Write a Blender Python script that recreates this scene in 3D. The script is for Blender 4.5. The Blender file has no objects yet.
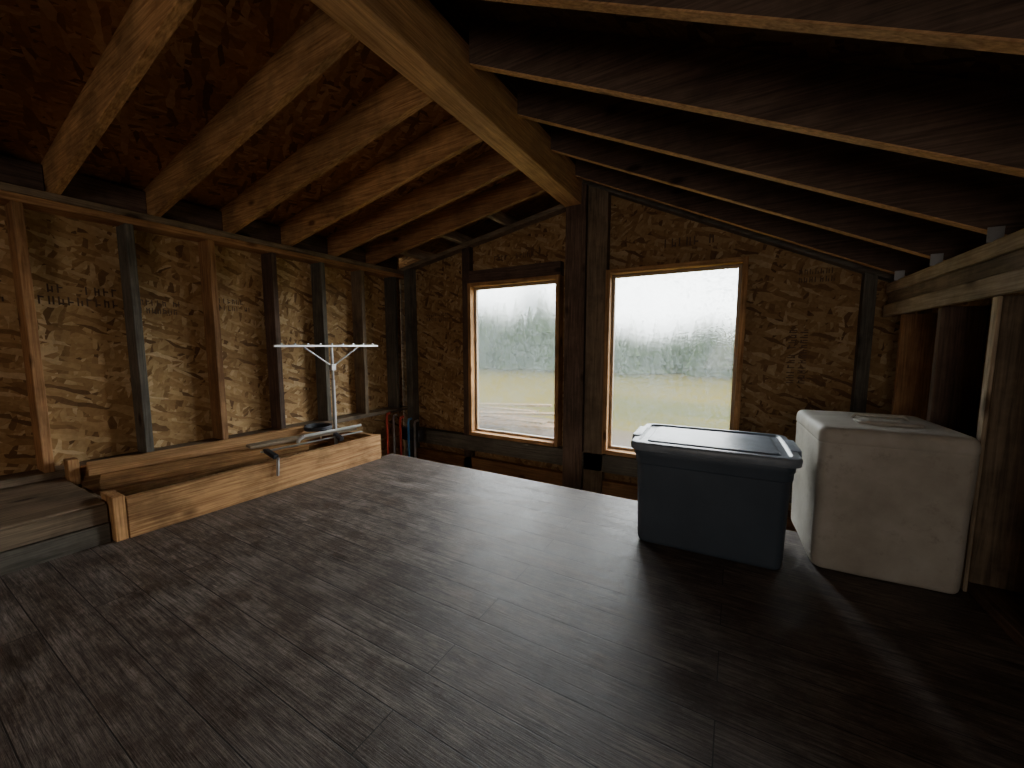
import bpy, bmesh, math, random
from mathutils import Vector, Matrix
random.seed(7)
H=0.88
S=bpy.context.scene
col=S.collection

# ---------------- materials ----------------
def newmat(name):
    m=bpy.data.materials.new(name); m.use_nodes=True
    nt=m.node_tree; nt.nodes.clear()
    out=nt.nodes.new('ShaderNodeOutputMaterial')
    b=nt.nodes.new('ShaderNodeBsdfPrincipled')
    nt.links.new(b.outputs[0],out.inputs[0])
    return m,nt,b,out
def ramp(nt,stops):
    r=nt.nodes.new('ShaderNodeValToRGB')
    e=r.color_ramp.elements
    e[0].position=stops[0][0]; e[0].color=(*stops[0][1],1)
    e[1].position=stops[-1][0]; e[1].color=(*stops[-1][1],1)
    for p,c in stops[1:-1]:
        n=e.new(p); n.color=(*c,1)
    return r
def math_(nt,op,a,b=None,clamp=False):
    n=nt.nodes.new('ShaderNodeMath'); n.operation=op; n.use_clamp=clamp
    for i,v in enumerate((a,b)):
        if v is None: continue
        if isinstance(v,(int,float)): n.inputs[i].default_value=v
        else: nt.links.new(v,n.inputs[i])
    return n.outputs[0]
def mixc(nt,fac,a,b,mode='MIX'):
    n=nt.nodes.new('ShaderNodeMix'); n.data_type='RGBA'; n.blend_type=mode
    def s(i,v):
        if isinstance(v,(int,float)): n.inputs[i].default_value=v
        elif isinstance(v,tuple): n.inputs[i].default_value=(*v,1)
        else: nt.links.new(v,n.inputs[i])
    s(0,fac); s(6,a); s(7,b)
    return n.outputs[2]
def noise(nt,vec,scale,detail=4,rough=.55,dist=0):
    n=nt.nodes.new('ShaderNodeTexNoise'); n.inputs['Scale'].default_value=scale
    n.inputs['Detail'].default_value=detail; n.inputs['Roughness'].default_value=rough
    n.inputs['Distortion'].default_value=dist
    nt.links.new(vec,n.inputs['Vector']); return n
def mapping(nt,vec,scale=(1,1,1),rot=(0,0,0),loc=(0,0,0)):
    m=nt.nodes.new('ShaderNodeMapping'); m.inputs['Scale'].default_value=scale
    m.inputs['Rotation'].default_value=rot; m.inputs['Location'].default_value=loc
    nt.links.new(vec,m.inputs['Vector']); return m.outputs[0]
def bump(nt,h,b,strength=.3,dist=.005):
    n=nt.nodes.new('ShaderNodeBump'); n.inputs['Strength'].default_value=strength
    n.inputs['Distance'].default_value=dist
    nt.links.new(h,n.inputs['Height']); nt.links.new(n.outputs[0],b.inputs['Normal'])

def wood(name,axis,dark,light,stain=.45,rough=.75,var=.35):
    m,nt,b,_=newmat(name)
    tc=nt.nodes.new('ShaderNodeTexCoord'); oi=nt.nodes.new('ShaderNodeObjectInfo')
    rnd=oi.outputs['Random']
    sc=nt.nodes.new('ShaderNodeVectorMath'); sc.operation='SCALE'
    sc.inputs[0].default_value=(17.3,31.7,23.1); nt.links.new(rnd,sc.inputs['Scale'])
    ad=nt.nodes.new('ShaderNodeVectorMath'); ad.operation='ADD'
    nt.links.new(tc.outputs['Object'],ad.inputs[0]); nt.links.new(sc.outputs[0],ad.inputs[1])
    v=ad.outputs[0]
    s=[18,18,18]; s['XYZ'.index(axis)]=.9
    g=noise(nt,mapping(nt,v,tuple(s)),2.0,6,.6,2.0)
    s2=[80,80,80]; s2['XYZ'.index(axis)]=2.5
    f=noise(nt,mapping(nt,v,tuple(s2)),2.0,3)
    base=ramp(nt,[(.36,dark),(.5,tuple((a+c)/2 for a,c in zip(dark,light))),(.62,light)])
    nt.links.new(g.outputs['Fac'],base.inputs[0])
    c=mixc(nt,.4,base.outputs[0],ramp_out(nt,f.outputs['Fac'],[(.38,dark),(.6,light)]))
    st=noise(nt,mapping(nt,v,(2,2,2)),1.3,5,.7)
    sf=ramp(nt,[(.42,(1,1,1)),(.62,(1-stain,)*3)]); nt.links.new(st.outputs['Fac'],sf.inputs[0])
    c=mixc(nt,1.0,c,sf.outputs[0],'MULTIPLY')
    ks=[5.5,5.5,5.5]; ks['XYZ'.index(axis)]=2.6
    vo=nt.nodes.new('ShaderNodeTexVoronoi'); vo.inputs['Scale'].default_value=1.0
    nt.links.new(mapping(nt,v,tuple(ks)),vo.inputs['Vector'])
    kr=ramp(nt,[(.06,(.2,.15,.11)),(.15,(1,1,1))]); nt.links.new(vo.outputs['Distance'],kr.inputs[0])
    c=mixc(nt,.9,c,kr.outputs[0],'MULTIPLY')
    vr=math_(nt,'ADD',math_(nt,'MULTIPLY',rnd,var),1-var/2)
    vm=nt.nodes.new('ShaderNodeCombineColor')
    for i in range(3): nt.links.new(vr,vm.inputs[i])
    c=mixc(nt,1.0,c,vm.outputs[0],'MULTIPLY')
    nt.links.new(c,b.inputs['Base Color']); b.inputs['Roughness'].default_value=rough
    b.inputs['Specular IOR Level'].default_value=.3
    bump(nt,f.outputs['Fac'],b,.35,.002)
    return m
def ramp_out(nt,src,stops):
    r=ramp(nt,stops); nt.links.new(src,r.inputs[0]); return r.outputs[0]

def osb(name,a1,a2,tint=(1,1,1),bright=1):
    m,nt,b,_=newmat(name)
    tc=nt.nodes.new('ShaderNodeTexCoord'); sp=nt.nodes.new('ShaderNodeSeparateXYZ')
    nt.links.new(tc.outputs['Object'],sp.inputs[0])
    cb=nt.nodes.new('ShaderNodeCombineXYZ')
    nt.links.new(sp.outputs['XYZ'.index(a1)],cb.inputs[0]); nt.links.new(sp.outputs['XYZ'.index(a2)],cb.inputs[1])
    v0=cb.outputs[0]
    wn=noise(nt,v0,6,3); wm=nt.nodes.new('ShaderNodeVectorMath'); wm.operation='SCALE'; wm.inputs['Scale'].default_value=.06
    nt.links.new(wn.outputs['Color'],wm.inputs[0])
    wa=nt.nodes.new('ShaderNodeVectorMath'); wa.operation='ADD'; nt.links.new(v0,wa.inputs[0]); nt.links.new(wm.outputs[0],wa.inputs[1])
    v=wa.outputs[0]
    outs=[]
    for i,(ang,sx,sy) in enumerate([(.35,10,42),(1.75,12,46),(-.6,14,52)]):
        vo=nt.nodes.new('ShaderNodeTexVoronoi'); vo.inputs['Scale'].default_value=1; vo.voronoi_dimensions='2D'
        r=mapping(nt,v,(1,1,1),(0,0,ang),(i*3.1,i*1.7,0))
        nt.links.new(mapping(nt,r,(sx,sy,1)),vo.inputs['Vector'])
        sc=nt.nodes.new('ShaderNodeSeparateColor'); nt.links.new(vo.outputs['Color'],sc.inputs[0])
        outs.append((sc.outputs[0],sc.outputs[1]))
    n1=math_(nt,'GREATER_THAN',outs[0][1],.5); n2=math_(nt,'GREATER_THAN',outs[1][1],.45)
    def mf(f,a,c):
        n=nt.nodes.new('ShaderNodeMix'); nt.links.new(f,n.inputs[0]); nt.links.new(a,n.inputs[2]); nt.links.new(c,n.inputs[3]); return n.outputs[0]
    val=mf(n1,mf(n2,outs[2][0],outs[1][0]),outs[0][0])
    t=lambda c: tuple(x*y*bright for x,y in zip(c,tint))
    c=ramp_out(nt,val,[(0,t((.18,.095,.037))),(.16,t((.36,.205,.082))),(.45,t((.48,.29,.12))),(.8,t((.58,.38,.175))),(1,t((.74,.54,.30)))])
    fg=noise(nt,v,45,3); c=mixc(nt,.6,c,ramp_out(nt,fg.outputs['Fac'],[(.35,(.7,.66,.6)),(.6,(1,1,1))]),'MULTIPLY')
    lg=noise(nt,v0,1.1,4,.6)
    c=mixc(nt,1,c,ramp_out(nt,lg.outputs['Fac'],[(.35,(.72,.68,.64)),(.65,(1,1,1))]),'MULTIPLY')
    nt.links.new(c,b.inputs['Base Color']); b.inputs['Roughness'].default_value=.7
    b.inputs['Specular IOR Level'].default_value=.3
    bump(nt,val,b,.25,.002)
    return m

def plain(name,c,rough=.6,metal=0,nscale=8,namt=.25,bmp=0):
    m,nt,b,_=newmat(name)
    tc=nt.nodes.new('ShaderNodeTexCoord')
    n=noise(nt,tc.outputs['Object'],nscale,5)
    cc=ramp_out(nt,n.outputs['Fac'],[(.3,tuple(x*(1-namt) for x in c)),(.7,tuple(min(1,x*(1+namt)) for x in c))])
    nt.links.new(cc,b.inputs['Base Color']); b.inputs['Roughness'].default_value=rough
    b.inputs['Metallic'].default_value=metal
    if bmp: bump(nt,n.outputs['Fac'],b,bmp,.01)
    return m

W={}
for ax in 'XYZ':
    W['warm'+ax]=wood('wood_warm_'+ax,ax,(.28,.125,.045),(.68,.385,.165))
    W['old'+ax]=wood('wood_old_'+ax,ax,(.13,.095,.062),(.33,.24,.155),.45)
    W['grey'+ax]=wood('wood_grey_'+ax,ax,(.09,.082,.065),(.22,.195,.155),.4)
    W['red'+ax]=wood('wood_red_'+ax,ax,(.22,.10,.04),(.52,.28,.125),.4)
    W['pale'+ax]=wood('wood_pale_'+ax,ax,(.30,.22,.14),(.58,.46,.32),.35)
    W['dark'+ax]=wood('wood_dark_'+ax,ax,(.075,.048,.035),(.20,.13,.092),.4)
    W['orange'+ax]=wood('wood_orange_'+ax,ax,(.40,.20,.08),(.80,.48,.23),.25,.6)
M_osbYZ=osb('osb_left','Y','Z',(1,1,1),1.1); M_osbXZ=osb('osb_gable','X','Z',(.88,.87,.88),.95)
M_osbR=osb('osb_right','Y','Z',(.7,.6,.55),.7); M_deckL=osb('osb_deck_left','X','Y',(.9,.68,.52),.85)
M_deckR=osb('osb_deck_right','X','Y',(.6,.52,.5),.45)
M_ink=plain('stamp_ink',(.12,.07,.042),.8)
M_dark=plain('dark_void',(.05,.042,.036),.9)
M_metal=plain('galvanized',(.5,.5,.5),.35,.9)
M_white=plain('white_plastic',(.6,.6,.57),.4,0,20,.06)
M_black=plain('black_rubber',(.03,.032,.04),.5)
M_blue=plain('blue_plastic',(.06,.2,.42),.4)
M_redp=plain('red_pipe',(.55,.07,.05),.4)

# ---------------- geometry helpers ----------------
def empty(name,loc=(0,0,0)):
    e=bpy.data.objects.new(name,None); e.location=loc; e.empty_display_size=.1; col.objects.link(e); return e
def link(name,bm,mat,parent=None,smooth=False):
    bmesh.ops.recalc_face_normals(bm,faces=bm.faces[:])
    me=bpy.data.meshes.new(name); bm.to_mesh(me); bm.free()
    mats=mat if isinstance(mat,list) else [mat]
    for x in mats: me.materials.append(x)
    if smooth:
        for p in me.polygons: p.use_smooth=True
    o=bpy.data.objects.new(name,me); col.objects.link(o)
    if parent: o.parent=parent
    return o
def prism(name,prof,axis,a,b,mat,parent=None,bev=.003):
    bm=bmesh.new(); L=[[],[]]
    for k,w in enumerate((a,b)):
        for p,q in prof:
            if axis=='Y': c=(p,w,q+H)
            elif axis=='X': c=(w,p,q+H)
            else: c=(p,q,w+H)
            L[k].append(bm.verts.new(c))
    n=len(prof)
    bm.faces.new(L[0]); bm.faces.new(L[1])
    for i in range(n): bm.faces.new((L[0][i],L[0][(i+1)%n],L[1][(i+1)%n],L[1][i]))
    if bev: bmesh.ops.bevel(bm,geom=bm.edges[:],offset=bev,segments=1,affect='EDGES')
    o=link(name,bm,mat,parent)
    return o
def box(name,x0,x1,y0,y1,z0,z1,mat,parent=None,bev=.003):
    return prism(name,[(x0,z0),(x1,z0),(x1,z1),(x0,z1)],'Y',y0,y1,mat,parent,bev)
def tube(name,pts,r,mat,parent=None,res=10):
    cu=bpy.data.curves.new(name,'CURVE'); cu.dimensions='3D'; cu.bevel_depth=r; cu.bevel_resolution=3; cu.use_fill_caps=True
    sp=cu.splines.new('POLY'); sp.points.add(len(pts)-1)
    for i,p in enumerate(pts): sp.points[i].co=(p[0],p[1],p[2]+H,1)
    cu.materials.append(mat)
    o=bpy.data.objects.new(name,cu); col.objects.link(o)
    if parent: o.parent=parent
    return o
def beam(name,p,q,w,h,mat,parent=None,roll=0):
    p=Vector(p)+Vector((0,0,H)); q=Vector(q)+Vector((0,0,H)); d=q-p
    bm=bmesh.new(); bmesh.ops.create_cube(bm,size=1)
    bmesh.ops.scale(bm,vec=(w,d.length,h),verts=bm.verts)
    bmesh.ops.bevel(bm,geom=bm.edges[:],offset=.003,segments=1,affect='EDGES')
    o=link(name,bm,mat,parent)
    o.matrix_world=Matrix.Translation((p+q)/2)@d.to_track_quat('Y','Z').to_matrix().to_4x4()@Matrix.Rotation(roll,4,'Y')
    return o

XL=-3.08; XR=.76; YF=3.08; YB=-2.6
YE=2.2; XE=-2.40
BX0,BX1=-1.26,-1.12
def zl(x): return .78+.185*(x-XL)
def zr(x): return 1.275-.48*(x-BX1)

# ---------------- floor ----------------
m,nt,b,_=newmat('vinyl_plank')
tc=nt.nodes.new('ShaderNodeTexCoord')
br=nt.nodes.new('ShaderNodeTexBrick'); br.inputs['Scale'].default_value=1
br.inputs['Brick Width'].default_value=1.83; br.inputs['Row Height'].default_value=.12
br.inputs['Mortar Size'].default_value=.0015; br.inputs['Mortar Smooth'].default_value=.3
br.offset=.37; br.inputs['Color1'].default_value=(0,0,0,1); br.inputs['Color2'].default_value=(1,1,1,1)
br.inputs['Bias'].default_value=0
nt.links.new(tc.outputs['Object'],br.inputs['Vector'])
sc=nt.nodes.new('ShaderNodeVectorMath'); sc.operation='SCALE'; sc.inputs['Scale'].default_value=9
nt.links.new(br.outputs['Color'],sc.inputs[0])
ad=nt.nodes.new('ShaderNodeVectorMath'); ad.operation='ADD'; nt.links.new(tc.outputs['Object'],ad.inputs[0]); nt.links.new(sc.outputs[0],ad.inputs[1])
g1=noise(nt,mapping(nt,ad.outputs[0],(1.1,20,1)),3,8,.72,1.6)
g2=noise(nt,mapping(nt,ad.outputs[0],(4,110,1)),3,4,.65,.4)
big=noise(nt,mapping(nt,tc.outputs['Object'],(2.0,3.2,1)),2.6,9,.82)
c=ramp_out(nt,g1.outputs['Fac'],[(.36,(.055,.042,.033)),(.5,(.165,.134,.112)),(.64,(.34,.29,.25))])
c=mixc(nt,.4,c,ramp_out(nt,g2.outputs['Fac'],[(.4,(.04,.031,.025)),(.62,(.34,.29,.25))]))
c=mixc(nt,1,c,ramp_out(nt,big.outputs['Fac'],[(.42,(.42,.36,.32)),(.58,(1.0,1.0,1.0))]),'MULTIPLY')
sepc=nt.nodes.new('ShaderNodeSeparateColor'); nt.links.new(br.outputs['Color'],sepc.inputs[0])
c=mixc(nt,1,c,ramp_out(nt,sepc.outputs[0],[(0,(.85,.83,.82)),(1,(1.05,1.04,1.03))]),'MULTIPLY')
sc1=noise(nt,mapping(nt,tc.outputs['Object'],(3,3,1),(0,0,.5)),9,6,.85,2.5)
c=mixc(nt,ramp_out(nt,sc1.outputs['Fac'],[(.64,(0,0,0)),(.71,(.5,.5,.5))]),c,(.42,.39,.36))
c=mixc(nt,br.outputs['Fac'],c,(.012,.010,.008))
nt.links.new(c,b.inputs['Base Color'])
rr=nt.nodes.new('ShaderNodeMapRange'); rr.inputs['To Min'].default_value=.40; rr.inputs['To Max'].default_value=.68
nt.links.new(big.outputs['Fac'],rr.inputs['Value']); rr.inputs['From Min'].default_value=.3; rr.inputs['From Max'].default_value=.7
nt.links.new(rr.outputs[0],b.inputs['Roughness'])
hh=math_(nt,'SUBTRACT',g2.outputs['Fac'],math_(nt,'MULTIPLY',br.outputs['Fac'],2))
bump(nt,hh,b,.5,.003)
b.inputs['Specular IOR Level'].default_value=.5
M_floor=m
box('floor',XE,XR+.12,YB,YE,-H-.03,-H,M_floor,None,0)
sub=empty('floor_framing')
box('rim_joist_end',XE,XR+.12,YE-.04,YE-.001,-H-.27,-H-.031,W['oldX'],sub)
box('rim_joist_side',XE+.001,XE+.04,YB,YE-.05,-H-.27,-H-.031,W['oldY'],sub)
box('floor.001',-3.3,XR+.2,YB,3.3,-H-.5,-H-.45,M_dark,None,0)

# ---------------- left wall ----------------
wl=empty('wall_left')
box('sheathing',-3.25,-3.225,YB,YF+.06,-1.35,1.1,M_osbYZ,wl,0)
box('top_plate',-3.225,XL+.005,YB,YF,.70,.738,W['redY'],wl)
box('top_plate_upper',-3.225,XL,YB,YF,.740,.778,W['oldY'],wl)
box('bottom_plate',-3.225,XL,YB,YF,-.70,-.662,W['oldY'],wl)
for i in range(-6,8):
    y=.10+.406*i
    if y<YB+.05: continue
    k={0:'redZ',1:'redZ',2:'greyZ',3:'redZ',4:'darkZ',5:'greyZ',6:'oldZ',7:'greyZ'}.get(i,'oldZ')
    box('stud',-3.225,XL,y-.019+.0,y+.019,-.662,.70,W[k],wl)
def stamp(parent,plane,c,w,h,rows,off,vertical=False):
    bm=bmesh.new(); rnd=random.Random(int(c[0]*100+c[1]*10))
    rh=h/rows
    for r in range(rows):
        u=0
        while u<w:
            cw=rh*.42; x=u
            if rnd.random()<.85:
                for s in range(3):
                    if rnd.random()<.35 and s: continue
                    if s==0: q=(x,x+cw*.25,0,rh*.7)
                    elif s==1: q=(x,x+cw*.8,rh*.55*rnd.random(),0); q=(q[0],q[1],q[2],q[2]+rh*.13)
                    else: q=(x+cw*.55,x+cw*.8,0,rh*.7*rnd.uniform(.5,1))
                    pts=[(q[0],q[2]),(q[1],q[2]),(q[1],q[3]),(q[0],q[3])]
                    vs=[]
                    for a,bb in pts:
                        bb=bb+r*rh
                        if vertical: a,bb=-bb,a
                        if plane=='YZ': co=(off,c[0]+a,c[1]+bb+H)
                        else: co=(c[0]+a,off,c[1]+bb+H)
                        vs.append(bm.verts.new(co))
                    bm.faces.new(vs)
            u+=rh*.55
    return link('mill_stamp',bm,M_ink,parent)
stamp(wl,'YZ',(.56,.22),.30,.13,2,-3.223)
stamp(wl,'YZ',(.97,.20),.22,.10,2,-3.223)
stamp(wl,'YZ',(.14,.22),.30,.13,2,-3.223)
stamp(wl,'YZ',(1.4,.25),.2,.1,2,-3.223)

lg=empty('raised_ledge')
box('face_board_lower',XE-.040,XE-.002,YB,.55,-H-.02,-H+.085,W['greyY'],lg)
box('face_board_upper',XE-.055,XE-.010,YB,.55,-H+.088,-H+.17,W['oldY'],lg)
box('ledge_top',-3.22,XE-.03,YB,.55,-H+.14,-H+.178,W['oldY'],lg)
# ---------------- stair opening curb ----------------
cb_=empty('stair_opening_curb')
box('long_board',XE,XE+.038,.60,2.06,-H,-H+.19,W['warmY'],cb_)
box('corner_block',XE-.11,XE+.036,.555,.598,-H,-H+.205,W['warmZ'],cb_)
box('corner_post_back',-3.07,-3.0,.555,.598,-.74,-.60,W['warmZ'],cb_)
box('far_board',-3.05,XE-.002,2.02,2.058,-H,-H+.185,W['warmX'],cb_)
box('inner_board',-3.07,-3.032,.60,2.0,-.80,-.655,W['warmY'],cb_)
box('inner_ledger',-3.028,-2.93,.60,2.0,-.84,-.80,W['warmY'],cb_)
box('near_board',-3.0,XE-.06,.575,.61,-H-.2,-H+.12,W['oldX'],cb_)
box('long_board_backing',XE-.04,XE-.002,.62,2.0,-H-.2,-H+.16,W['redY'],cb_)
bl=empty('loose_lumber')
beam('board_1',(-2.98,.62,-.66),(-2.80,1.75,-.655),.09,.038,W['orangeY'],bl,.3)
beam('board_2',(-2.88,.64,-.72),(-2.60,1.6,-.70),.14,.038,W['warmY'],bl,.1)
beam('board_3',(-2.75,1.3,-.665),(-2.62,2.02,-.66),.09,.02,W['paleY'],bl,0)

st=empty('metal_support_stand')
sx=-2.80
tube('pole',[(sx,1.98,-1.31),(sx,1.98,0)],.010,M_metal,st)
tube('pole_sleeve',[(sx,1.98,-1.31),(sx,1.98,-.28)],.014,M_white,st)
box('foot_plate',sx-.12,sx+.12,1.84,1.995,-1.33,-1.31,M_metal,st)
box('crossbar',sx-.010,sx+.010,1.53,2.44,-.014,.004,M_metal,st)
tube('brace_1',[(sx,1.75,-.015),(sx,1.98,-.17)],.006,M_metal,st)
tube('brace_2',[(sx,2.23,-.015),(sx,1.98,-.17)],.006,M_metal,st)
box('clamp_collar',sx-.02,sx+.02,1.96,2.0,-.20,-.15,M_metal,st)
for i in range(9): box('peg',sx-.005,sx+.005,1.58+.1*i,1.59+.1*i,.003,.016,M_metal,st,0)

tl=empty('bar_clamp')
beam('bar',(-2.5,1.25,-.655),(-2.44,1.95,-.652),.025,.008,M_metal,tl)
beam('jaw',(-2.50,1.28,-.65),(-2.35,1.26,-.665),.03,.025,M_black,tl)
beam('screw_handle',(-2.35,1.27,-.67),(-2.345,1.26,-.78),.014,.014,M_metal,tl)
beam('slide_jaw',(-2.48,1.75,-.64),(-2.38,1.73,-.66),.03,.03,M_black,tl)
pv=empty('plastic_pipe')
tube('pipe_length',[(-2.62,1.6,-.64),(-2.55,2.03,-.63)],.010,M_white,pv)
tube('pipe_elbow',[(-2.62,1.6,-.64),(-2.63,1.57,-.66),(-2.63,1.56,-.7)],.013,M_white,pv)
hs=empty('coiled_hose')
pts=[(-2.72+.09*math.cos(t*.35),1.78+.09*math.sin(t*.35),-.635+.0006*t) for t in range(48)]
tube('coil',pts,.009,M_black,hs)

pp=empty('supply_pipes')
for i,(x,y,mt) in enumerate([(-3.0,2.70,M_redp),(-2.95,2.74,M_metal),(-2.90,2.78,M_redp),(-2.83,2.82,M_blue),(-2.78,2.86,M_metal)]):
    tube('pipe',[(x,y,-1.325),(x,y,-.72-.02*i),(x+.02,y-.01,-.68-.02*i),(x+.05,y+.0,-.67-.02*i)],.012,mt,pp)
box('valve_box',-3.02,-2.75,2.88,2.96,-.98,-.86,M_black,pp)

# ---------------- far gable wall ----------------
wf=empty('wall_far')
wins=[(-2.21,-1.335),(-.875,.01)]; WZ0,WZ1=-.845,.55
fr=.035
YS=3.15
def colp(name,x0,x1,z0,z1,mat,y0,y1):
    if z1 is None:
        f=zl if x1<=BX0+.1 else zr
        if x0<-1.19<x1:
            prof=[(x0,z0),(x1,z0),(x1,zr(x1)),(-1.19,1.30),(x0,zl(x0))]
        else: prof=[(x0,z0),(x1,z0),(x1,f(x1)),(x0,f(x0))]
    else: prof=[(x0,z0),(x1,z0),(x1,z1),(x0,z1)]
    return prism(name,prof,'Y',y0,y1,mat,wf,0)
xs=[-3.3,wins[0][0]-fr,wins[0][1]+fr,wins[1][0]-fr,wins[1][1]+fr,1.6]
colp('sheathing_1',xs[0],xs[1],-1.4,None,M_osbXZ,YS,YS+.02)
colp('sheathing_2',xs[2],xs[3],-1.4,None,M_osbXZ,YS,YS+.02)
colp('sheathing_3',xs[4],xs[5],-1.4,None,M_osbXZ,YS,YS+.02)
for a,c_ in ((1,2),(3,4)):
    colp('sheathing_below',xs[a],xs[c_],-1.4,WZ0-fr,M_osbXZ,YS,YS+.02)
    colp('sheathing_above',xs[a],xs[c_],WZ1+fr,None,M_osbXZ,YS,YS+.02)
def pst(n,x0,x1,k,y0=3.06,z0=-1.35,z1=None): colp(n,x0,x1,z0,z1,W[k],y0,YS-.001)
pst('corner_stud',-3.075,-2.99,'greyZ',3.06)
pst('jack_stud',-2.335,-2.245,'darkZ',3.09)
pst('center_post_1',-1.25,-1.08,'darkZ',3.05)
pst('center_post_2',-1.07,-.91,'oldZ',3.07)
pst('corner_stud_right',.64,.70,'greyZ',3.08)
pst('header',-2.24,-1.30,'darkX',3.07,.585,.70)
colp('sill_board',-3.0,.7,-1.04,-.895,W['greyX'],3.07,YS-.001)
colp('lower_band',-3.0,.7,-1.30,-1.12,W['redX'],3.09,YS-.001)
stamp(wf,'XZ',(.33,.40),.17,.10,2,YS-.002)
stamp(wf,'XZ',(.40,-.25),.34,.12,2,YS-.002,True)
stamp(wf,'XZ',(-2.85,.25),.3,.1,2,YS-.002)
stamp(wf,'XZ',(-2.0,.78),.4,.07,1,YS-.002)
stamp(wf,'XZ',(-.5,.72),.3,.09,1,YS-.002)
prism('raking_plate_left',[(-3.2,zl(-3.2)),(-1.19,zl(-1.19)),(-1.19,zl(-1.19)+.04),(-3.2,zl(-3.2)+.04)],'Y',3.06,3.17,W['oldX'],wf)
prism('raking_plate_right',[(-1.12,zr(-1.12)),(1.6,zr(1.6)),(1.6,zr(1.6)+.04),(-1.12,zr(-1.12)+.04)],'Y',3.06,3.17,W['greyX'],wf)

# windows
def glassmat():
    m=bpy.data.materials.new('dewy_glass'); m.use_nodes=True; nt=m.node_tree; nt.nodes.clear()
    out=nt.nodes.new('ShaderNodeOutputMaterial')
    tr=nt.nodes.new('ShaderNodeBsdfTransparent'); tr.inputs[0].default_value=(.93,.95,.95,1)
    rf=nt.nodes.new('ShaderNodeBsdfRefraction'); rf.inputs['Color'].default_value=(.93,.94,.92,1)
    rf.inputs['IOR'].default_value=1.10; rf.inputs['Roughness'].default_value=.2
    tl_=nt.nodes.new('ShaderNodeBsdfTranslucent'); tl_.inputs[0].default_value=(.125,.14,.14,1)
    gl=nt.nodes.new('ShaderNodeBsdfGlossy'); gl.inputs['Roughness'].default_value=.05
    tc=nt.nodes.new('ShaderNodeTexCoord')
    n=noise(nt,tc.outputs['Object'],45,5,.75); n2=noise(nt,tc.outputs['Object'],2.5,4,.6)
    s=math_(nt,'ADD',math_(nt,'MULTIPLY',n.outputs['Fac'],.75),math_(nt,'MULTIPLY',n2.outputs['Fac'],.25))
    f=nt.nodes.new('ShaderNodeMapRange'); f.inputs['From Min'].default_value=.42; f.inputs['From Max'].default_value=.56
    f.inputs['To Min'].default_value=.2; f.inputs['To Max'].default_value=.7
    nt.links.new(s,f.inputs['Value'])
    f2=nt.nodes.new('ShaderNodeMapRange'); f2.inputs['From Min'].default_value=.42; f2.inputs['From Max'].default_value=.62
    f2.inputs['To Min'].default_value=.12; f2.inputs['To Max'].default_value=.6
    nt.links.new(s,f2.inputs['Value'])
    bp=nt.nodes.new('ShaderNodeBump'); bp.inputs['Strength'].default_value=.6; bp.inputs['Distance'].default_value=.01
    nt.links.new(n.outputs['Fac'],bp.inputs['Height']); nt.links.new(bp.outputs[0],rf.inputs['Normal'])
    mx=nt.nodes.new('ShaderNodeMixShader'); nt.links.new(f.outputs[0],mx.inputs[0])
    nt.links.new(tr.outputs[0],mx.inputs[1]); nt.links.new(rf.outputs[0],mx.inputs[2])
    mx1=nt.nodes.new('ShaderNodeMixShader'); nt.links.new(f2.outputs[0],mx1.inputs[0])
    nt.links.new(mx.outputs[0],mx1.inputs[1]); nt.links.new(tl_.outputs[0],mx1.inputs[2])
    mx2=nt.nodes.new('ShaderNodeMixShader'); mx2.inputs[0].default_value=.03
    nt.links.new(mx1.outputs[0],mx2.inputs[1]); nt.links.new(gl.outputs[0],mx2.inputs[2])
    nt.links.new(mx2.outputs[0],out.inputs[0]); return m
M_glass=glassmat()
M_vinyl=plain('window_sash_tan',(.36,.25,.15),.5)
for i,(x0,x1) in enumerate(wins):
    w=empty('window_%d'%(i+1))
    y0,y1=3.05,3.17
    box('jamb_left',x0-fr,x0,y0,y1,WZ0-fr,WZ1+fr,W['warmZ'],w)
    box('jamb_right',x1,x1+fr,y0,y1,WZ0-fr,WZ1+fr,W['warmZ'],w)
    box('head',x0,x1,y0,y1,WZ1,WZ1+fr,W['warmX'],w)
    box('sill',x0,x1,y0-.01,y1,WZ0-fr,WZ0,W['warmX'],w)
    t=.022; ya,yb=3.115,3.15
    box('sash_left',x0,x0+t,ya,yb,WZ0,WZ1,M_vinyl,w); box('sash_right',x1-t,x1,ya,yb,WZ0,WZ1,M_vinyl,w)
    box('sash_top',x0+t,x1-t,ya,yb,WZ1-t,WZ1,M_vinyl,w); box('sash_bottom',x0+t,x1-t,ya,yb,WZ0,WZ0+t,M_vinyl,w)
    bm=bmesh.new()
    vs=[bm.verts.new((x,3.13,z+H)) for x,z in ((x0+t,WZ0+t),(x1-t,WZ0+t),(x1-t,WZ1-t),(x0+t,WZ1-t))]
    bm.faces.new(vs); link('pane',bm,M_glass,w)
    L=bpy.data.lights.new('sky_portal','AREA'); L.shape='RECTANGLE'; L.size=x1-x0; L.size_y=WZ1-WZ0
    L.cycles.is_portal=True
    o=bpy.data.objects.new('sky_portal',L); o.location=((x0+x1)/2,3.2,(WZ0+WZ1)/2+H); o.rotation_euler=(math.radians(-90),0,0)
    col.objects.link(o); o.parent=w

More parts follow.
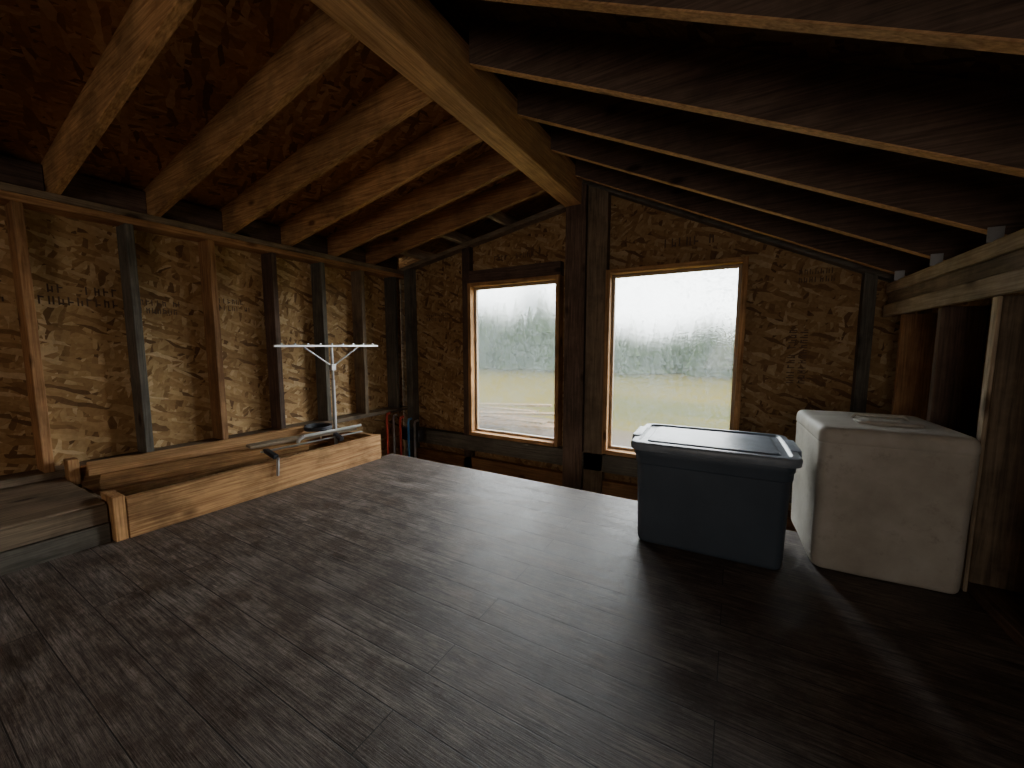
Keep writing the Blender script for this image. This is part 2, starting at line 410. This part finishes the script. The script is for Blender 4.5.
# ---------------- roof ----------------
rb=box('ridge_beam',BX0,BX1,YB,3.16,1.115,1.36,W['orangeY'],None,.004)
cl=empty('ceiling')
RL=RR=cl
dl=.19
y=.62-.406*7
while y<3.0:
    if y>YB+.05:
        prism('rafter_left',[(-3.7,zl(-3.7)),(BX0-.002,zl(BX0)),(BX0-.002,zl(BX0)+dl),(-3.7,zl(-3.7)+dl)],'Y',y,y+.038,W['warmX' if y<1.9 else 'redX'],RL)
        box('block_left',-3.2,-3.16,y+.04,y+.404,.78,.93,W['darkY'],RL)
    y+=.406
y=1.12-.45*8
while y<3.0:
    if y>YB+.05:
        o=prism('rafter_right',[(BX1+.002,zr(BX1)),(1.5,zr(1.5)),(1.5,zr(1.5)+.2),(BX1+.002,zr(BX1)+.2)],'Y',y-.019,y+.019,[W['darkX'],W['orangeX']],RR)  # shade painted as dark wood on faces, bounced light as orange undersides
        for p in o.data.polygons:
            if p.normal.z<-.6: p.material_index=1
        box('rafter_tie',.725,.765,y-.022,y-.0195,.35,.40,M_metal,RR,0)
        box('block_right',.90,.94,y+.02,y+.43,.33,.44,W['darkY'],RR)
    y+=.45
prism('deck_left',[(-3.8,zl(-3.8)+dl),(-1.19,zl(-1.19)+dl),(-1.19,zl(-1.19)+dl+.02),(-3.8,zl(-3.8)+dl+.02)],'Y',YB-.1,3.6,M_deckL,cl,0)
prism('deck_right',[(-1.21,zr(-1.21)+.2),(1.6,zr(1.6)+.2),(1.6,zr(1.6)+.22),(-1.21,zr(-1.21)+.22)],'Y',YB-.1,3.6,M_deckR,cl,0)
box('ridge_closure',-1.215,-1.19,YB-.1,3.6,1.30,1.54,W['darkY'],cl,0)
prism('fascia',[(-3.8,zl(-3.8)-.03),(-1.19,zl(-1.19)-.03),(1.6,zr(1.6)-.03),(1.6,zr(1.6)+.22),(-1.19,zr(-1.19)+.22),(-3.8,zl(-3.8)+.26)],'Y',3.6,3.62,W['darkX'],cl,0)
prism('soffit_left',[(-3.8,zl(-3.8)-.03),(-1.19,zl(-1.19)-.03),(-1.19,zl(-1.19)-.01),(-3.8,zl(-3.8)-.01)],'Y',3.175,3.6,W['oldX'],cl,0)
prism('soffit_right',[(-1.19,zr(-1.19)-.03),(1.6,zr(1.6)-.03),(1.6,zr(1.6)-.01),(-1.19,zr(-1.19)-.01)],'Y',3.175,3.6,W['oldX'],cl,0)
box('soffit_center',-1.3,-1.1,3.175,3.6,1.08,1.32,W['oldX'],cl,0)
for x in (-2.85,-2.35,-1.85): 
    prism('lookout',[(x,zl(x)+.05),(x+.04,zl(x)+.057),(x+.04,zl(x)+.14),(x,zl(x)+.133)],'Y',2.75,3.58,W['paleY'],cl)
for x in (-.6,-.1,.45):
    prism('lookout',[(x,zr(x)+.06),(x+.04,zr(x)+.041),(x+.04,zr(x)+.13),(x,zr(x)+.149)],'Y',2.97,3.58,W['paleY'],cl)

# ---------------- right wall ----------------
wr=empty('wall_right')
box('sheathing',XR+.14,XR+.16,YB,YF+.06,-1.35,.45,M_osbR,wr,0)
box('top_plate_1',XR-.02,XR+.14,YB,YF,.30,.355,W['paleY'],wr)
box('top_plate_2',XR-.01,XR+.14,YB,YF,.235,.297,W['oldY'],wr)
box('ribbon_board',XR-.025,XR+.0,YB,YF,.165,.233,W['paleY'],wr)
box('bottom_plate',XR,XR+.138,YB,2.19,-H,-H+.038,W['darkY'],wr)
y=1.96-.45*10
while y<3.0:
    if y>YB+.03:
        k='redZ' if y>2.7 else ('oldZ' if abs(y-1.96)<.1 else 'darkZ')
        box('stud',XR,XR+.138,y-.019,y+.019,-H+.04 if y<2.1 else -1.3,.163 if y<2.1 else .164,W[k],wr)
        if abs(y-1.96)<.1: box('lit_edge_strip',XR-.012,XR-.001,y-.019,y+.019,-H+.001,.163,W['paleZ'],wr)  # pale strip added to paint the light catching this stud's edge
    y+=.45
prism('wall_back',[(-3.3,-1.4),(1.6,-1.4),(1.6,zr(1.6)+.2),(-1.19,zr(-1.19)+.2),(-3.3,zl(-3.3)+dl)],'Y',YB-.02,YB,M_osbXZ,None,0)

# ---------------- storage tote ----------------
def rr_loop(w,d,r,n=6,cx=0,cy=0):
    pts=[]
    for k,(sx_,sy_) in enumerate(((1,1),(-1,1),(-1,-1),(1,-1))):
        for i in range(n+1):
            a=math.radians(90*k+90*i/n)
            pts.append((cx+sx_*(w/2-r)+r*math.cos(a),cy+sy_*(d/2-r)+r*math.sin(a)))
    return pts
def loft(levels,capb=True,capt=True,n=6):
    bm=bmesh.new(); prev=None
    for z,w,d,r in levels:
        L=[bm.verts.new((x,y,z)) for x,y in rr_loop(w,d,r,n)]
        if prev:
            for i in range(len(L)): bm.faces.new((prev[i],prev[(i+1)%len(L)],L[(i+1)%len(L)],L[i]))
        elif capb: bm.faces.new(L)
        prev=L
    if capt: bm.faces.new(prev)
    return bm
def smooth_angle(o,a=35):
    for p in o.data.polygons: p.use_smooth=True
    md=o.modifiers.new('bev','BEVEL'); md.width=.002; md.segments=2; md.limit_method='ANGLE'; md.angle_limit=math.radians(a)
    return o
M_tote=plain('tote_blue',(.075,.098,.128),.45,0,5,.12)
M_lid=plain('tote_lid',(.22,.26,.31),.38,0,7,.35)
tote=empty('storage_tote',(-.082,1.955,0))
body=link('body',loft([(0.0,.53,.40,.03),(.006,.543,.412,.035),(.02,.55,.418,.035),(.36,.572,.43,.04),(.365,.582,.44,.04),(.395,.585,.443,.04),(.40,.592,.448,.04),(.43,.596,.45,.04)]),M_tote,tote); smooth_angle(body)
lid=link('lid',loft([(.425,.60,.455,.045),(.425,.625,.475,.05),(.448,.63,.48,.05),(.459,.62,.47,.045),(.461,.57,.42,.04),(.451,.555,.405,.035),(.450,.50,.35,.03),(.458,.49,.34,.03),(.459,.47,.32,.03)]),M_lid,tote); smooth_angle(lid)
for s in (-1,1):
    bm=loft([(0,.035,.20,.015),(.03,.045,.22,.018),(.05,.04,.215,.018)])
    o=link('latch_handle',bm,M_lid,tote); o.location=(s*.305,0,.414); smooth_angle(o)
    for k in (-.08,0,.08):
        bm=loft([(0,.012,.014,.004),(.33,.012,.014,.004)]); o=link('rib',bm,M_tote,tote); o.location=(s*.275,k,.03); o.rotation_euler=(0,s*.03,0)
tote.rotation_euler=(0,0,math.radians(2))

# ---------------- white foam cube ----------------
m,nt,b,_=newmat('white_foam')
tc=nt.nodes.new('ShaderNodeTexCoord')
a1=noise(nt,tc.outputs['Object'],4,6,.65); a2=noise(nt,tc.outputs['Object'],60,3); a3=noise(nt,tc.outputs['Object'],9,7,.8)
cc=ramp_out(nt,a1.outputs['Fac'],[(.3,(.42,.38,.31)),(.55,(.58,.54,.46)),(.75,(.68,.65,.58))])
cc=mixc(nt,ramp_out(nt,a3.outputs['Fac'],[(.56,(0,0,0)),(.68,(.6,.6,.6))]),cc,(.30,.25,.18))
nt.links.new(cc,b.inputs['Base Color']); b.inputs['Roughness'].default_value=.6; bump(nt,a2.outputs['Fac'],b,.25,.003)
M_foam=m
cube=empty('insulated_plastic_cube',(.505,2.115,0))
bm=loft([(0.0,.40,.45,.03),(.004,.415,.465,.033),(.012,.425,.475,.035),(.03,.43,.48,.035),(.25,.432,.485,.035),(.48,.438,.49,.035),(.505,.44,.49,.035),(.509,.434,.484,.033),(.513,.442,.492,.035),(.535,.443,.493,.035),(.556,.436,.485,.035),(.566,.42,.47,.032),(.57,.39,.44,.03),(.57,.35,.38,.03)],n=8)
o=link('shell',bm,M_foam,cube,True)
sb=o.modifiers.new('s','SUBSURF'); sb.levels=2; sb.render_levels=2
tx=bpy.data.textures.new('dent','CLOUDS'); tx.noise_scale=.3
dm=o.modifiers.new('d','DISPLACE'); dm.texture=tx; dm.strength=.012; dm.mid_level=.5
bm=loft([(0,.20,.10,.03),(.008,.20,.10,.03),(.012,.18,.085,.03)])
o=link('top_cap',bm,M_foam,cube); o.location=(.03,-.05,.568); smooth_angle(o)
tb=tube('carry_strap',[(-.06,.03,.573-H),(-.05,.03,.588-H),(.10,.03,.590-H),(.12,.03,.573-H)],.007,M_foam,cube)
cube.rotation_euler=(0,0,math.radians(3))

# ---------------- outside ----------------
m,nt,b,_=newmat('meadow')
tc=nt.nodes.new('ShaderNodeTexCoord')
n1=noise(nt,mapping(nt,tc.outputs['Object'],(.3,1,1)),.25,6,.6); n2=noise(nt,tc.outputs['Object'],3,4)
c=ramp_out(nt,n1.outputs['Fac'],[(.35,(.055,.065,.004)),(.5,(.16,.115,.003)),(.65,(.19,.13,.006))])
c=mixc(nt,.3,c,ramp_out(nt,n2.outputs['Fac'],[(.3,(.04,.04,.003)),(.7,(.19,.14,.01))]))
sp=nt.nodes.new('ShaderNodeSeparateXYZ'); nt.links.new(tc.outputs['Object'],sp.inputs[0])
wv=noise(nt,mapping(nt,tc.outputs['Object'],(.08,.08,1)),1,2)
yy=math_(nt,'ADD',sp.outputs[1],math_(nt,'MULTIPLY',wv.outputs['Fac'],8))
d=math_(nt,'ABSOLUTE',math_(nt,'SUBTRACT',yy,18))
rf=math_(nt,'LESS_THAN',d,1.6)
c=mixc(nt,rf,c,(.13,.085,.06))
nt.links.new(c,b.inputs['Base Color']); b.inputs['Roughness'].default_value=1; b.inputs['Specular IOR Level'].default_value=.05
bm=bmesh.new(); vs=[bm.verts.new(p) for p in ((-200,3.3,-2.4),(200,3.3,-2.4),(200,200,-2.4),(-200,200,-2.4))]; bm.faces.new(vs)
link('outdoor_ground',bm,m)
bm=bmesh.new(); rnd=random.Random(3)
for row in range(3):
    x=-80
    while x<30:
        y=46+row*6+rnd.uniform(-2,3); tall=(1.15 if x/y<-.35 else .75)
        hgt=rnd.uniform(5.5,9)*tall; r=hgt*.24
        for k in range(6):
            z0=hgt*(.04+.15*k); rr_=r*(1-.15*k)*rnd.uniform(.85,1.15)
            mt=Matrix.Translation((x+rnd.uniform(-.1,.1),y,-2.4+z0+hgt*.12))
            bmesh.ops.create_cone(bm,segments=8,radius1=rr_,radius2=rr_*.2,depth=hgt*.26,cap_ends=True,matrix=mt)
        x+=rnd.uniform(.6,1.4)
link('tree_line',bm,plain('conifer_foliage',(.12,.165,.07),.9,0,1.5,.4))
pl=empty('outdoor_lumber_pile')
for i in range(9):
    a=rnd.uniform(-.25,.25); cx=-8.2+rnd.uniform(-1,1); cy=13+rnd.uniform(-.8,.8)
    beam('plank',(cx-2.5*math.cos(a),cy-2.5*math.sin(a),-3.2+.08*i),(cx+2.5*math.cos(a),cy+2.5*math.sin(a),-3.2+.08*i+rnd.uniform(-.1,.2)),.3,.08,W['redY'],pl)

# ---------------- lights ----------------
w=bpy.data.worlds.new('overcast'); S.world=w; w.use_nodes=True
nt=w.node_tree; bg=nt.nodes['Background']
tc=nt.nodes.new('ShaderNodeTexCoord'); sp=nt.nodes.new('ShaderNodeSeparateXYZ'); nt.links.new(tc.outputs['Generated'],sp.inputs[0])
r=ramp(nt,[(0,(.80,.87,.85)),(.5,(.66,.80,.95))]); nt.links.new(sp.outputs[2],r.inputs[0]); nt.links.new(r.outputs[0],bg.inputs[0])
bg.inputs[1].default_value=2.4
L=bpy.data.lights.new('window_fill_sun','SUN'); L.energy=34; L.angle=math.radians(100); L.color=(.95,.98,1)  # wide soft lamp added to brighten the room through the windows; sky is sunless
o=bpy.data.objects.new('window_fill_sun',L); col.objects.link(o)
o.rotation_euler=Vector((-.30,-1,-.36)).to_track_quat('-Z','Y').to_euler()
L=bpy.data.lights.new('rear_fill_light','AREA'); L.shape='RECTANGLE'; L.size=1.6; L.size_y=1.0; L.energy=30; L.color=(1,.90,.8)  # unseen fill added behind the camera to lift the interior, no actual fixture
o=bpy.data.objects.new('rear_fill_light',L); col.objects.link(o); o.location=(-.2,-2.5,.9)
o.rotation_euler=Vector((-.6,1,.24)).to_track_quat('-Z','Y').to_euler()

cam=bpy.data.cameras.new('camera'); cam.sensor_width=36; cam.lens=36*388/1024; cam.clip_start=.02; cam.clip_end=500
co=bpy.data.objects.new('camera',cam); co.location=(0,0,H)
co.rotation_euler=(math.radians(90-5.7),0,math.radians(29.9)); col.objects.link(co)
S.camera=co
